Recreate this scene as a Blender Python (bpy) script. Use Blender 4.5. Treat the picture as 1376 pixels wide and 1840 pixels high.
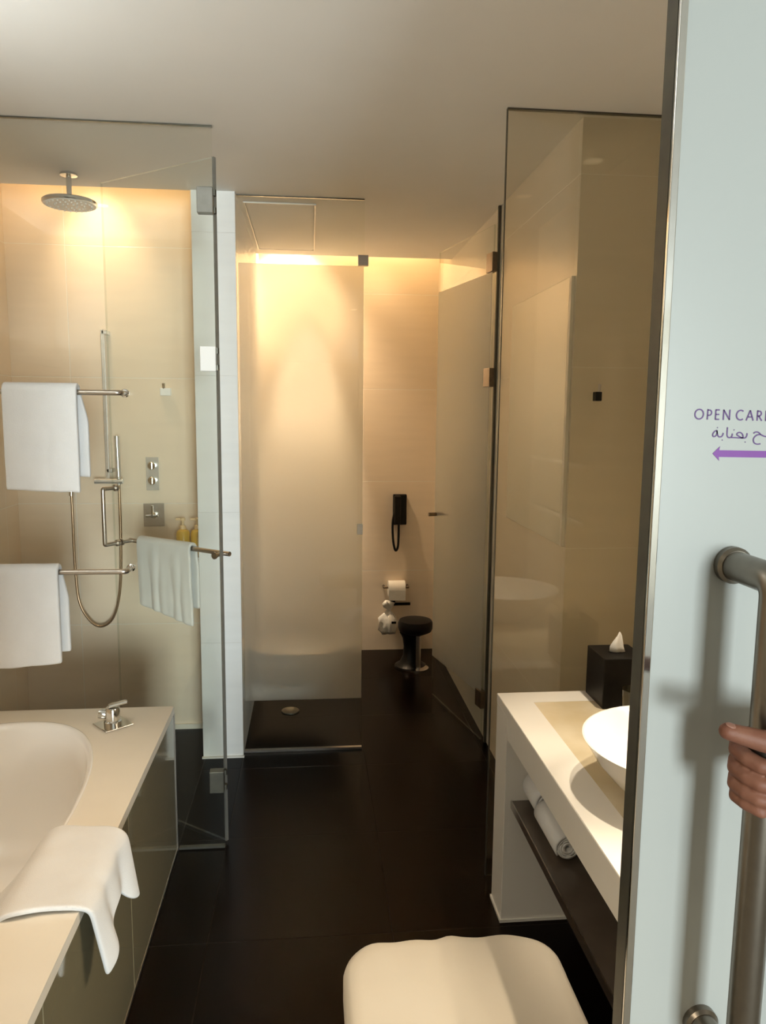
import bpy, bmesh, math, random
from mathutils import Vector, Matrix, noise
random.seed(7)
PI = math.pi
S = bpy.context.scene
for o in list(bpy.data.objects):
    bpy.data.objects.remove(o)
C = S.collection

# ------------------------------------------------------------------ camera
cam_d = bpy.data.cameras.new('camera')
cam = bpy.data.objects.new('camera', cam_d); C.objects.link(cam)
YAW, PITCH, ROLL, FPX = math.radians(5.5765), math.radians(7.5014), math.radians(-0.5377), 1348.2
fw = Vector((math.sin(YAW)*math.cos(PITCH), math.cos(YAW)*math.cos(PITCH), -math.sin(PITCH)))
r0 = Vector((math.cos(YAW), -math.sin(YAW), 0)); d0 = fw.cross(r0)
rr = r0*math.cos(ROLL) + d0*math.sin(ROLL); dd = -r0*math.sin(ROLL) + d0*math.cos(ROLL)
M = Matrix(((rr.x, -dd.x, -fw.x, 0), (rr.y, -dd.y, -fw.y, 0), (rr.z, -dd.z, -fw.z, 1.7), (0, 0, 0, 1)))
cam.matrix_world = M
cam_d.sensor_fit = 'VERTICAL'; cam_d.sensor_height = 36.0; cam_d.lens = FPX*36/1840
cam_d.clip_start = 0.02
S.camera = cam

# ------------------------------------------------------------------ world, window light, exposure
W = bpy.data.worlds.new('daylight'); S.world = W; W.use_nodes = True
W.node_tree.nodes['Background'].inputs[0].default_value = (0.80, 0.90, 1.0, 1)
W.node_tree.nodes['Background'].inputs[1].default_value = 3.0
DAYLIGHT_W = 238.0
wl = bpy.data.lights.new('window_daylight', 'AREA'); wl.shape = 'RECTANGLE'; wl.size = 2.0; wl.size_y = 2.4
wl.energy = DAYLIGHT_W; wl.spread = math.radians(80); wl.color = (0.90, 1.0, 1.0)
wlo = bpy.data.objects.new('window_daylight', wl); C.objects.link(wlo)
wlo.location = (2.1, -8.13, 1.4); wlo.rotation_euler = (math.radians(90), 0, 0)
WARM = (1.0, 0.72, 0.44); AMBER = (1.0, 0.60, 0.24); SOFTWARM = (1.0, 0.84, 0.62)
P_BATH, P_VANITY, P_SHOWER, P_TOILET, P_ROOM = 78, 145, 32, 215, 4
COVE_SHOWER, COVE_TOILET = 1.2, 2.2
S.view_settings.view_transform = 'Standard'; S.view_settings.look = 'None'
S.view_settings.exposure = 0.0; S.view_settings.gamma = 1.0
S.view_settings.use_curve_mapping = False
cy = S.cycles
cy.use_denoising = True; cy.max_bounces = 14; cy.diffuse_bounces = 6; cy.glossy_bounces = 6
cy.transmission_bounces = 10; cy.transparent_max_bounces = 24; cy.sample_clamp_indirect = 6.0
cy.caustics_reflective = False; cy.caustics_refractive = True; cy.blur_glossy = 0.5

# ------------------------------------------------------------------ materials
def mat(name, col, rough=0.5, metal=0.0, coat=0.0, spec=0.5, emit=None, estr=0.0, sheen=0.0, trans=0.0, sss=0.0):
    m = bpy.data.materials.new(name); m.use_nodes = True
    b = m.node_tree.nodes['Principled BSDF']
    b.inputs['Base Color'].default_value = (*col, 1); b.inputs['Roughness'].default_value = rough
    b.inputs['Metallic'].default_value = metal; b.inputs['Coat Weight'].default_value = coat
    b.inputs['Coat Roughness'].default_value = 0.05
    b.inputs['Specular IOR Level'].default_value = spec
    if emit: b.inputs['Emission Color'].default_value = (*emit, 1); b.inputs['Emission Strength'].default_value = estr
    if sheen: b.inputs['Sheen Weight'].default_value = sheen
    if trans: b.inputs['Transmission Weight'].default_value = trans
    if sss:
        b.inputs['Subsurface Weight'].default_value = sss; b.inputs['Subsurface Radius'].default_value = (0.008, 0.003, 0.0015)
    return m
def N(m, t, **kw):
    n = m.node_tree.nodes.new(t)
    for k, v in kw.items():
        if k in n.inputs: n.inputs[k].default_value = v
        else: setattr(n, k, v)
    return n
def L(m, a, b): m.node_tree.links.new(a, b)
def bsdf(m): return m.node_tree.nodes['Principled BSDF']
def noisy(m, scale, col2, lo=0.35, hi=0.7, stretch=(1, 1, 1), bump=0.0, bscale=None, bdist=0.002, detail=4):
    """object-space noise that varies the base colour and gives a little relief"""
    tc = N(m, 'ShaderNodeTexCoord'); mp = N(m, 'ShaderNodeMapping'); mp.inputs['Scale'].default_value = stretch
    L(m, tc.outputs['Object'], mp.inputs[0])
    nz = N(m, 'ShaderNodeTexNoise', Scale=scale, Detail=detail); L(m, mp.outputs[0], nz.inputs['Vector'])
    rp = N(m, 'ShaderNodeValToRGB'); b = bsdf(m)
    rp.color_ramp.elements[0].position = lo; rp.color_ramp.elements[1].position = hi
    rp.color_ramp.elements[0].color = b.inputs['Base Color'].default_value; rp.color_ramp.elements[1].color = (*col2, 1)
    L(m, nz.outputs[0], rp.inputs[0]); L(m, rp.outputs[0], b.inputs['Base Color'])
    if bump:
        n2 = N(m, 'ShaderNodeTexNoise', Scale=bscale or scale, Detail=3); L(m, mp.outputs[0], n2.inputs['Vector'])
        bp = N(m, 'ShaderNodeBump', Strength=bump, Distance=bdist); L(m, n2.outputs[0], bp.inputs['Height']); L(m, bp.outputs[0], b.inputs['Normal'])
    return m
def tile_mat(name, col, grout, tw, th, off, rough, axis, gw=0.003, ripple=0.25, coat=0.0):
    """tiles with joints; axis 'xz' wall facing y, 'yz' wall facing x, 'xy' floor"""
    m = mat(name, col, rough, coat=coat); b = bsdf(m)
    g = N(m, 'ShaderNodeNewGeometry'); sp = N(m, 'ShaderNodeSeparateXYZ'); L(m, g.outputs['Position'], sp.inputs[0])
    def dist(ch, per, o):
        a = N(m, 'ShaderNodeMath', operation='ADD'); a.inputs[1].default_value = -o + per*50; L(m, sp.outputs[ch], a.inputs[0])
        k = N(m, 'ShaderNodeMath', operation='PINGPONG'); k.inputs[1].default_value = per/2; L(m, a.outputs[0], k.inputs[0])
        return k.outputs[0]
    u = dist(axis[0].upper(), tw, off[0]); v = dist(axis[1].upper(), th, off[1])
    mn = N(m, 'ShaderNodeMath', operation='MINIMUM'); L(m, u, mn.inputs[0]); L(m, v, mn.inputs[1])
    st = N(m, 'ShaderNodeMapRange'); st.inputs['From Min'].default_value = gw*0.35; st.inputs['From Max'].default_value = gw*0.7
    L(m, mn.outputs[0], st.inputs['Value'])
    mp = N(m, 'ShaderNodeMapping'); L(m, g.outputs['Position'], mp.inputs[0])
    mp.inputs['Scale'].default_value = (3, 3, 26) if axis != 'xy' else (6, 6, 6)
    nz = N(m, 'ShaderNodeTexNoise', Scale=1.0, Detail=3.0); L(m, mp.outputs[0], nz.inputs['Vector'])
    mx = N(m, 'ShaderNodeMix'); mx.data_type = 'RGBA'
    vr = N(m, 'ShaderNodeMix'); vr.data_type = 'RGBA'; vr.inputs[6].default_value = (*col, 1); vr.inputs[7].default_value = (*[c*0.9 for c in col], 1)
    L(m, nz.outputs[0], vr.inputs[0])
    mx.inputs[6].default_value = (*grout, 1); L(m, st.outputs[0], mx.inputs[0]); L(m, vr.outputs[2], mx.inputs[7]); L(m, mx.outputs[2], b.inputs['Base Color'])
    hs = N(m, 'ShaderNodeMath', operation='MULTIPLY'); hs.inputs[1].default_value = ripple; L(m, nz.outputs[0], hs.inputs[0])
    ha = N(m, 'ShaderNodeMath', operation='ADD'); L(m, hs.outputs[0], ha.inputs[0]); L(m, st.outputs[0], ha.inputs[1])
    bp = N(m, 'ShaderNodeBump', Strength=0.35, Distance=0.004); L(m, ha.outputs[0], bp.inputs['Height']); L(m, bp.outputs[0], b.inputs['Normal'])
    return m
def glass_mat(name, tint, f0=0.02):
    m = bpy.data.materials.new(name); m.use_nodes = True; nt = m.node_tree; nt.nodes.clear()
    out = N(m, 'ShaderNodeOutputMaterial'); tr = N(m, 'ShaderNodeBsdfTransparent'); tr.inputs[0].default_value = (*tint, 1)
    gl = N(m, 'ShaderNodeBsdfGlossy'); gl.inputs['Roughness'].default_value = 0.0; gl.inputs['Color'].default_value = (1, 1, 1, 1)
    lw = N(m, 'ShaderNodeLayerWeight'); lw.inputs[0].default_value = 0.5
    pw = N(m, 'ShaderNodeMath', operation='POWER'); pw.inputs[1].default_value = 5; L(m, lw.outputs['Facing'], pw.inputs[0])
    ma = N(m, 'ShaderNodeMath', operation='MULTIPLY_ADD'); ma.inputs[1].default_value = 1-f0; ma.inputs[2].default_value = f0; L(m, pw.outputs[0], ma.inputs[0])
    mx = N(m, 'ShaderNodeMixShader'); L(m, ma.outputs[0], mx.inputs[0]); L(m, tr.outputs[0], mx.inputs[1]); L(m, gl.outputs[0], mx.inputs[2])
    L(m, mx.outputs[0], out.inputs[0]); return m
def frost_mat(name):
    m = bpy.data.materials.new(name); m.use_nodes = True; nt = m.node_tree; nt.nodes.clear()
    out = N(m, 'ShaderNodeOutputMaterial')
    rf = N(m, 'ShaderNodeBsdfRefraction'); rf.inputs['Color'].default_value = (0.97, 0.97, 0.96, 1); rf.inputs['Roughness'].default_value = 0.28; rf.inputs['IOR'].default_value = 1.14
    tl = N(m, 'ShaderNodeBsdfTranslucent'); tl.inputs[0].default_value = (0.85, 0.84, 0.82, 1)
    df = N(m, 'ShaderNodeBsdfDiffuse'); df.inputs[0].default_value = (0.8, 0.81, 0.8, 1)
    m1 = N(m, 'ShaderNodeMixShader'); m1.inputs[0].default_value = 0.24; L(m, rf.outputs[0], m1.inputs[1]); L(m, tl.outputs[0], m1.inputs[2])
    m2 = N(m, 'ShaderNodeMixShader'); m2.inputs[0].default_value = 0.10; L(m, m1.outputs[0], m2.inputs[1]); L(m, df.outputs[0], m2.inputs[2])
    L(m, m2.outputs[0], out.inputs[0]); return m

CREAM = (0.80, 0.685, 0.545)
M_tile_xz = tile_mat('cream_tile_back', CREAM, (0.80, 0.77, 0.70), 1.2, 0.64, (-1.195, 0.585), 0.28, 'xz')
M_tile_yz = tile_mat('cream_tile_side', CREAM, (0.80, 0.77, 0.70), 1.2, 0.64, (0.2, 0.585), 0.28, 'yz')
M_tile_col = tile_mat('white_tile_partition', (0.80, 0.805, 0.79), (0.70, 0.70, 0.68), 1.2, 0.64, (-1.195, 0.585), 0.28, 'xz')
M_tile_side = tile_mat('side_tile_reflection_tint', (0.76, 0.70, 0.59), (0.80, 0.77, 0.70), 1.2, 0.64, (0.2, 0.585), 0.28, 'yz')  # cream tile made more neutral, glass reflection put into its colour
M_floor = tile_mat('dark_brown_floor_tile', (0.0045, 0.0021, 0.0011), (0.011, 0.0075, 0.005), 0.6, 0.6, (-0.335, 2.86), 0.25, 'xy', gw=0.004, ripple=0.1)
bsdf(M_floor).inputs['Specular IOR Level'].default_value = 0.08
M_ceil = noisy(mat('ceiling_paint', (0.80, 0.79, 0.76), 0.8), 3, (0.78, 0.77, 0.74))
M_wallp = noisy(mat('bedroom_paint', (0.52, 0.47, 0.38), 0.8), 3, (0.50, 0.45, 0.36))
M_carpet = noisy(mat('bedroom_carpet', (0.26, 0.24, 0.21), 0.95), 60, (0.22, 0.20, 0.17), bump=0.3)
M_chrome = noisy(mat('chrome', (0.72, 0.72, 0.70), 0.10, 1.0), 30, (0.68, 0.68, 0.66))
M_steel = noisy(mat('brushed_steel', (0.52, 0.48, 0.43), 0.28, 1.0), 60, (0.46, 0.42, 0.38), stretch=(1, 1, 8))
M_bronze = noisy(mat('brushed_bronze_steel', (0.22, 0.165, 0.115), 0.33, 0.9), 60, (0.18, 0.135, 0.095))
M_track = noisy(mat('dark_track', (0.12, 0.115, 0.09), 0.4, 0.8), 30, (0.10, 0.095, 0.08))
M_glint_metal = noisy(mat('window_glint_metal', (0.90, 0.91, 0.91), 0.15, 0.1), 30, (0.88, 0.89, 0.89))  # window reflection on the metal put into a plain white colour
M_satin = noisy(mat('satin_chrome', (0.74, 0.74, 0.72), 0.22, 0.65), 30, (0.70, 0.70, 0.68))
M_hinge = noisy(mat('grey_hinge_metal', (0.26, 0.255, 0.23), 0.35, 0.5), 30, (0.23, 0.225, 0.20))
M_hdark = noisy(mat('dark_handle_steel', (0.24, 0.215, 0.18), 0.32, 1.0), 60, (0.22, 0.195, 0.165))
M_glass = glass_mat('clear_glass', (0.982, 0.988, 0.975))
M_glass_side = glass_mat('tinted_side_glass', (0.93, 0.91, 0.85), 0.035)
M_gedge = glass_mat('green_glass_edge', (0.84, 0.87, 0.82), 0.03)
M_frost = frost_mat('frosted_film')
M_towel = noisy(mat('white_terry', (0.70, 0.70, 0.70), 0.95, sheen=0.3), 9, (0.66, 0.66, 0.66), bump=0.5, bscale=420, bdist=0.002)
M_deck = noisy(mat('cream_stone_deck', (0.74, 0.69, 0.60), 0.28), 5, (0.71, 0.66, 0.57))
M_tub = noisy(mat('white_tub_acrylic', (0.80, 0.79, 0.77), 0.16, coat=0.4), 2, (0.78, 0.77, 0.75))
M_sidep = noisy(mat('olive_glass_panel', (0.21, 0.185, 0.115), 0.08, coat=0.5), 2, (0.20, 0.175, 0.108))
M_joint = noisy(mat('pale_joint', (0.30, 0.28, 0.22), 0.5), 20, (0.26, 0.24, 0.19))
M_counter = noisy(mat('white_stone_counter', (0.80, 0.77, 0.72), 0.3), 5, (0.78, 0.75, 0.70))
M_marble = noisy(mat('beige_marble_inset', (0.60, 0.50, 0.33), 0.2), 7, (0.68, 0.60, 0.45), bump=0.0, detail=9)
M_ceramic = noisy(mat('white_ceramic', (0.66, 0.64, 0.61), 0.14, coat=0.4), 3, (0.64, 0.62, 0.59))
M_shelf = noisy(mat('dark_brown_shelf', (0.085, 0.065, 0.05), 0.22, 0.0, coat=0.3), 12, (0.07, 0.053, 0.04))
M_black = noisy(mat('black_plastic', (0.005, 0.005, 0.004), 0.4, spec=0.25), 20, (0.008, 0.007, 0.006))
M_leather = noisy(mat('black_leather', (0.004, 0.003, 0.003), 0.5, spec=0.2), 60, (0.007, 0.006, 0.005), bump=0.3, bscale=300, bdist=0.001)
M_paper = noisy(mat('white_tissue', (0.82, 0.80, 0.76), 0.9), 30, (0.78, 0.76, 0.72), bump=0.2)
M_bag = noisy(mat('white_plastic_bag', (0.80, 0.78, 0.74), 0.35), 20, (0.72, 0.70, 0.66), bump=0.5, bscale=30, bdist=0.01)
M_yellow = noisy(mat('yellow_shampoo', (0.72, 0.50, 0.10), 0.2), 6, (0.66, 0.45, 0.09))
M_creamcap = noisy(mat('cream_pump', (0.85, 0.68, 0.42), 0.35), 8, (0.82, 0.64, 0.38))
M_doorw = noisy(mat('white_back_painted_glass', (0.355, 0.37, 0.355), 0.3), 1.5, (0.345, 0.36, 0.345))
M_purple = noisy(mat('purple_print', (0.15, 0.022, 0.24), 0.5), 20, (0.14, 0.02, 0.22))
M_purple_d = noisy(mat('dark_purple_print', (0.075, 0.02, 0.14), 0.5), 20, (0.07, 0.02, 0.13))
M_skin = noisy(mat('skin', (0.20, 0.088, 0.055), 0.55, sss=0.06, spec=0.3), 55, (0.16, 0.062, 0.038), bump=0.25, bscale=260, bdist=0.001)
M_nail = noisy(mat('nail', (0.26, 0.125, 0.09), 0.35), 30, (0.24, 0.12, 0.085))
M_seat = noisy(mat('cream_upholstery', (0.62, 0.555, 0.455), 0.75, sheen=0.1), 6, (0.60, 0.535, 0.435), bump=0.25, bscale=500, bdist=0.0006)
M_panel = noisy(mat('pale_wall_panel', (0.66, 0.65, 0.56), 0.25), 2, (0.64, 0.63, 0.54))
M_lens = mat('lamp_lens', (0.9, 0.8, 0.6), 0.4, emit=(1.0, 0.80, 0.50), estr=14.0)
M_lens_dim = mat('recessed_lamp_lens', (0.9, 0.8, 0.6), 0.4, emit=(1.0, 0.80, 0.50), estr=1.2)
M_trimw = noisy(mat('white_trim', (0.75, 0.73, 0.68), 0.4), 6, (0.72, 0.70, 0.65))
M_led = mat('led_strip', (0.9, 0.8, 0.6), 0.4, emit=(1.0, 0.70, 0.32), estr=5.0)
M_tube = mat('louvred_tube', (0.5, 0.48, 0.42), 0.4, emit=(1.0, 0.84, 0.6), estr=0.25)
M_hose = noisy(mat('bronze_hose', (0.45, 0.33, 0.22), 0.3, 1.0), 60, (0.38, 0.28, 0.18))

# ------------------------------------------------------------------ helpers
def obj(name, bm, m, parent=None, smooth=False, loc=None, rot=None):
    me = bpy.data.meshes.new(name)
    bmesh.ops.recalc_face_normals(bm, faces=bm.faces[:])
    bm.to_mesh(me); bm.free()
    for mm in (m if isinstance(m, (list, tuple)) else [m]): me.materials.append(mm)
    if smooth:
        for p in me.polygons: p.use_smooth = True
        if smooth != 'all': me.set_sharp_from_angle(angle=math.radians(40))
    o = bpy.data.objects.new(name, me); C.objects.link(o)
    if parent is not None: o.parent = parent
    if loc: o.location = loc
    if rot: o.rotation_euler = rot
    return o
def tag(o, label, cat, group=None):
    o['label'] = label; o['category'] = cat
    if group: o['group'] = group
    return o
def thing(name, label, cat, loc=(0, 0, 0), rz=0.0, group=None):
    o = bpy.data.objects.new(name, None); C.objects.link(o); o.empty_display_size = 0.05
    o.location = loc; o.rotation_euler = (0, 0, rz)
    return tag(o, label, cat, group)
def struct(o): o['kind'] = 'structure'; return o
def box(bm, x0, x1, y0, y1, z0, z1, bev=0.0, seg=2):
    r = bmesh.ops.create_cube(bm, size=1.0, matrix=Matrix.Translation(((x0+x1)/2, (y0+y1)/2, (z0+z1)/2)) @ Matrix.Diagonal((x1-x0, y1-y0, z1-z0, 1)))
    if bev:
        es = set(e for v in r['verts'] for e in v.link_edges)
        bmesh.ops.bevel(bm, geom=list(es), offset=bev, segments=seg, profile=0.5, affect='EDGES')
    return bm
def bx(*a, **k): return box(bmesh.new(), *a, **k)
def frame_for(t):
    t = t.normalized(); a = Vector((0, 0, 1)) if abs(t.z) < 0.9 else Vector((1, 0, 0))
    u = t.cross(a).normalized(); return u, t.cross(u).normalized()
def tube(bm, pts, r, n=16, caps=True):
    pts = [Vector(p) for p in pts]; rs = r if isinstance(r, (list, tuple)) else [r]*len(pts)
    rings = []; u = None
    for i, p in enumerate(pts):
        t = (pts[min(i+1, len(pts)-1)] - pts[max(i-1, 0)]).normalized()
        if u is None: u, _ = frame_for(t)
        else: u = (u - t*u.dot(t)).normalized()
        v = t.cross(u)
        k = 1.0
        if 0 < i < len(pts)-1:
            c = (pts[i]-pts[i-1]).normalized().dot(t); k = 1.0/max(c, 0.5)
        rings.append([bm.verts.new(p + (u*math.cos(a) + v*math.sin(a))*rs[i]) for a in [2*PI*j/n for j in range(n)]])
    for a, b in zip(rings, rings[1:]):
        for j in range(n): bm.faces.new((a[j], a[(j+1) % n], b[(j+1) % n], b[j]))
    if caps: bm.faces.new(rings[0][::-1]); bm.faces.new(rings[-1])
    return bm
def tb(*a, **k): return tube(bmesh.new(), *a, **k)
def fillet(pts, rad, k=6):
    pts = [Vector(p) for p in pts]; out = [pts[0]]
    for i in range(1, len(pts)-1):
        a = (pts[i-1]-pts[i]).normalized(); b = (pts[i+1]-pts[i]).normalized()
        p, q = pts[i]+a*rad, pts[i]+b*rad
        for j in range(k+1):
            t = j/k; out.append(p*(1-t)**2 + pts[i]*2*t*(1-t) + q*t*t)
    out.append(pts[-1]); return out
def spline(pts, k=10):
    P = [Vector(p) for p in pts]; P = [P[0]*2-P[1]] + P + [P[-1]*2-P[-2]]; out = []
    for i in range(1, len(P)-2):
        for j in range(k):
            t = j/k; a, b, c, d = P[i-1:i+3]
            out.append(0.5*((2*b)+(c-a)*t+(2*a-5*b+4*c-d)*t*t+(3*b-a-3*c+d)*t**3))
    out.append(P[-2]); return out
def lathe(prof, n=40, bm=None, mtx=Matrix(), sx=1.0, sy=1.0, cap=True):
    bm = bm or bmesh.new(); rings = []
    for r, z in prof:
        if r < 1e-6: rings.append([bm.verts.new(mtx @ Vector((0, 0, z)))])
        else: rings.append([bm.verts.new(mtx @ Vector((r*sx*math.cos(2*PI*j/n), r*sy*math.sin(2*PI*j/n), z))) for j in range(n)])
    for a, b in zip(rings, rings[1:]):
        if len(a) == 1 and len(b) == 1: continue
        for j in range(n):
            k = (j+1) % n
            if len(a) == 1: bm.faces.new((a[0], b[k], b[j]))
            elif len(b) == 1: bm.faces.new((a[j], a[k], b[0]))
            else: bm.faces.new((a[j], a[k], b[k], b[j]))
    if cap:
        if len(rings[0]) > 1: bm.faces.new(rings[0][::-1])
        if len(rings[-1]) > 1: bm.faces.new(rings[-1])
    return bm
ROTY = Matrix.Rotation(PI/2, 4, 'X')   # lathe axis z -> -y
def pane(name, x0, x1, z0, z1, parent, y=0.0, th=0.010, m=None):
    """glass sheet in the local xz plane with dark green edges"""
    bm = bx(x0, x1, y-th/2, y+th/2, z0, z1)
    bm.normal_update()
    for f in bm.faces: f.material_index = 0 if abs(f.normal.y) > 0.5 else 1
    return obj(name, bm, [m or M_glass, M_gedge], parent)

# ------------------------------------------------------------------ room shell
ZC = 2.685
struct(obj('floor', bx(-1.6, 1.4, 0.86, 5.4, -0.1, 0.0), M_floor))
struct(obj('floor', bx(-2.7, 3.3, -8.1, 0.86, -0.1, 0.0), M_carpet))
bm = bx(-2.7, 3.3, -8.2, 3.6, ZC, ZC+0.08); box(bm, -0.53, 1.4, 3.6, 4.93, ZC, ZC+0.08)
box(bm, -1.6, 1.4, 3.6, 5.4, 3.0, 3.08); box(bm, -1.6, 1.4, 3.55, 3.6, ZC+0.08, 3.0); box(bm, -0.53, 1.4, 4.88, 4.93, ZC+0.08, 3.0)
struct(obj('ceiling', bm, M_ceil))
struct(obj('wall_left', bx(-1.6, -1.48, 1.0, 4.06, 0, 3.0), M_tile_yz))
struct(obj('wall_back', bx(-0.53, 1.4, 5.24, 5.36, 0, 3.0), M_tile_xz))
struct(obj('wall_shower', bx(-1.6, -0.53, 3.955, 4.06, 0, 3.0), M_tile_xz))
struct(obj('wall_partition', bx(-0.53, -0.335, 3.59, 5.24, 0, ZC), M_tile_col))
struct(obj('wall_partition_top', bx(-0.53, -0.335, 3.61, 5.24, ZC+0.001, 3.0), M_trimw))
struct(obj('wall_side', bx(0.91, 1.4, 2.575, 5.24, 0, 3.0), M_tile_side))
struct(obj('wall_right', bx(1.22, 1.4, 1.0, 2.575, 0, ZC), M_tile_yz))
bm = bx(-2.7, -0.50, 0.9, 1.0, 0, ZC); box(bm, 0.62, 3.3, 0.9, 1.0, 0, ZC)
struct(obj('wall_front', bm, M_wallp))
struct(obj('wall_bedroom_left', bx(-2.7, -2.6, -8.1, 0.9, 0, ZC), M_wallp))
struct(obj('wall_bedroom_right', bx(3.2, 3.3, -8.1, 0.9, 0, ZC), M_wallp))
bm = bx(-2.6, 1.1, -8.1, -8.0, 0, ZC); box(bm, 3.1, 3.2, -8.1, -8.0, 0, ZC); box(bm, 1.1, 3.1, -8.1, -8.0, 0, 0.2); box(bm, 1.1, 3.1, -8.1, -8.0, 2.6, ZC)
struct(obj('wall_bedroom_back', bm, M_wallp))
wf = struct(obj('window_1', bx(1.06, 1.14, -8.10, -7.98, 0.16, 2.64), M_trimw))
for a in ((3.06, 3.14, 0.16, 2.64), (1.14, 3.06, 0.16, 0.22), (1.14, 3.06, 2.58, 2.64), (2.08, 2.12, 0.22, 2.58)):
    obj('window_frame', bx(a[0], a[1], -8.10, -7.98, a[2], a[3]), M_trimw, wf)
struct(obj('baseboard_shower', bx(-1.48, -0.53, 3.945, 3.955, 0, 0.028), M_deck))
struct(obj('trim_1', bx(-0.535, -0.330, 3.578, 3.590, 0, 0.008), M_trimw))

# ------------------------------------------------------------------ lamps
def downlight(x, y, z, label, power, color, angle, blend=0.6, tilt=(0, 0), group='ceiling downlights', size=0.03, glow=None):
    t = thing('downlight', label, 'light', (x, y, z), 0, group)
    obj('trim_ring', lathe([(0.036, 0), (0.048, 0), (0.048, -0.004), (0.040, -0.006), (0.036, -0.003), (0.036, 0)], 32, cap=False), M_trimw, t, True)
    obj('lamp_lens', lathe([(0, -0.0015), (0.035, -0.0015), (0.035, -0.0005), (0, -0.0005)], 24), M_lens if glow is None else M_lens_dim, t)
    l = bpy.data.lights.new('lamp_light', 'SPOT'); l.energy = power; l.color = color; l.spot_size = math.radians(angle); l.spot_blend = blend; l.shadow_soft_size = size
    o = bpy.data.objects.new('lamp_light', l); C.objects.link(o); o.parent = t; o.location = (0, 0, -0.035); o.rotation_euler = (tilt[0], tilt[1], 0)
    return t
downlight(-1.0, 1.71, ZC, 'recessed ceiling downlight straight above the bathtub', P_BATH, WARM, 66, 1.0)
downlight(0.97, 1.58, ZC, 'recessed ceiling downlight above the vessel basin', P_VANITY, SOFTWARM, 30, 0.8, glow=1.2)
downlight(1.10, 2.08, ZC, 'recessed ceiling downlight above the tissue box end of the vanity', P_VANITY*0.75, SOFTWARM, 34, 0.8, (0, math.radians(4)), glow=1.2)
downlight(0.42, -0.10, ZC, 'recessed bedroom ceiling downlight just before the sliding door', P_ROOM, SOFTWARM, 110)
downlight(-1.05, -0.48, ZC, 'recessed bedroom downlight nearer the bathroom, over the bedroom floor on the tub side', 95, SOFTWARM, 130)
downlight(-1.07, -1.32, ZC, 'recessed bedroom downlight farther from the bathroom, on the tub side', 95, SOFTWARM, 130)
downlight(1.87, 0.45, ZC, 'recessed bedroom downlight beside the wall behind the sliding door', 20, WARM, 100)
downlight(-1.03, 3.72, 3.0, 'recessed lamp in the ceiling slot above the shower wall', P_SHOWER, WARM, 62, 1.0, (math.radians(19), 0))
downlight(-0.12, 4.965, 2.98, 'recessed lamp in the ceiling slot above the toilet wall', P_TOILET, WARM, 92, 1.0, (math.radians(16), math.radians(2)))
downlight(0.45, 4.965, 2.98, 'added lamp in the ceiling slot brightening the wall above the telephone', 10, WARM, 70, 1.0, (math.radians(14), 0))  # added lamp, out of sight, lifts the right part of the toilet wall
downlight(-0.02, 4.965, 2.98, 'added narrow-beam lamp in the ceiling slot brightening the wall behind the frosted screen', 620, SOFTWARM, 30, 0.9, (math.radians(8.5), 0))  # unseen lamp added so the frosted film gets brighter at mid height
def cove(x0, x1, y, z, power, label, col):
    o = tag(obj('led_strip', bx(x0, x1, y-0.008, y+0.008, z, z+0.01), M_led), label, 'light')
    l = bpy.data.lights.new('led_light', 'AREA'); l.shape = 'RECTANGLE'; l.size = x1-x0; l.size_y = 0.03; l.energy = power; l.color = col
    lo = bpy.data.objects.new('led_light', l); C.objects.link(lo); lo.parent = o
    lo.location = ((x0+x1)/2, y+0.012, z+0.02); lo.rotation_euler = (math.radians(75), 0, 0)
cove(-1.44, -0.58, 3.63, 2.80, COVE_SHOWER, 'warm light strip hidden in the ceiling slot over the shower', AMBER)
CEILING_FILL, MIRROR_UP, MIRROR_LOW = 14.0, 3.5, 1.0
def fill_uplight(x, y0, y1, z, sgn, power, col, tilt, label):
    t = thing('fill_uplight', label, 'light', (x, 0, z), 0)
    obj('housing', bx(min(0, sgn*0.05), max(0, sgn*0.05), y0, y1, -0.06, 0.0, bev=0.004), M_trimw, t)
    obj('diffuser', bx(min(sgn*0.008, sgn*0.044), max(sgn*0.008, sgn*0.044), y0+0.01, y1-0.01, 0.0005, 0.012), M_tube, t)
    l = bpy.data.lights.new('lamp_light', 'AREA'); l.shape = 'RECTANGLE'; l.size = 0.06; l.size_y = y1-y0; l.energy = power; l.color = col; l.spread = math.radians(135)
    o = bpy.data.objects.new('lamp_light', l); C.objects.link(o); o.parent = t; o.location = (sgn*0.03, (y0+y1)/2, 0.03); o.rotation_euler = (0, PI + sgn*math.radians(tilt), 0)
fill_uplight(-1.479, 1.05, 1.75, 2.0, 1, CEILING_FILL, (0.94, 1.0, 1.0), 30, 'added uplight on the left wall lightening the ceiling above the bathtub')  # unseen fixture, added to lighten the bathroom ceiling
def mirror_light(z, power, label):
    t = thing('mirror_light', label, 'light', (1.2195, 0, z), 0, 'mirror lights over the vanity')
    obj('holder', bx(-0.020, 0.0, 1.10, 1.90, -0.012, 0.012, bev=0.002), M_steel, t)
    obj('tube', tb([(-0.030, 1.10, 0), (-0.030, 1.90, 0)], 0.010, 14), M_tube, t, True)
    l = bpy.data.lights.new('lamp_light', 'AREA'); l.shape = 'RECTANGLE'; l.size = 0.02; l.size_y = 0.8; l.energy = power; l.color = (1.0, 0.84, 0.62); l.spread = math.radians(84)
    o = bpy.data.objects.new('lamp_light', l); C.objects.link(o); o.parent = t; o.location = (-0.042, 1.5, -0.002); o.rotation_euler = (0, math.radians(52), 0)
mirror_light(1.474, MIRROR_UP, 'upper horizontal tube light on the right wall above the vanity')
mirror_light(1.218, MIRROR_LOW, 'lower horizontal tube light on the right wall above the vanity')
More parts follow.
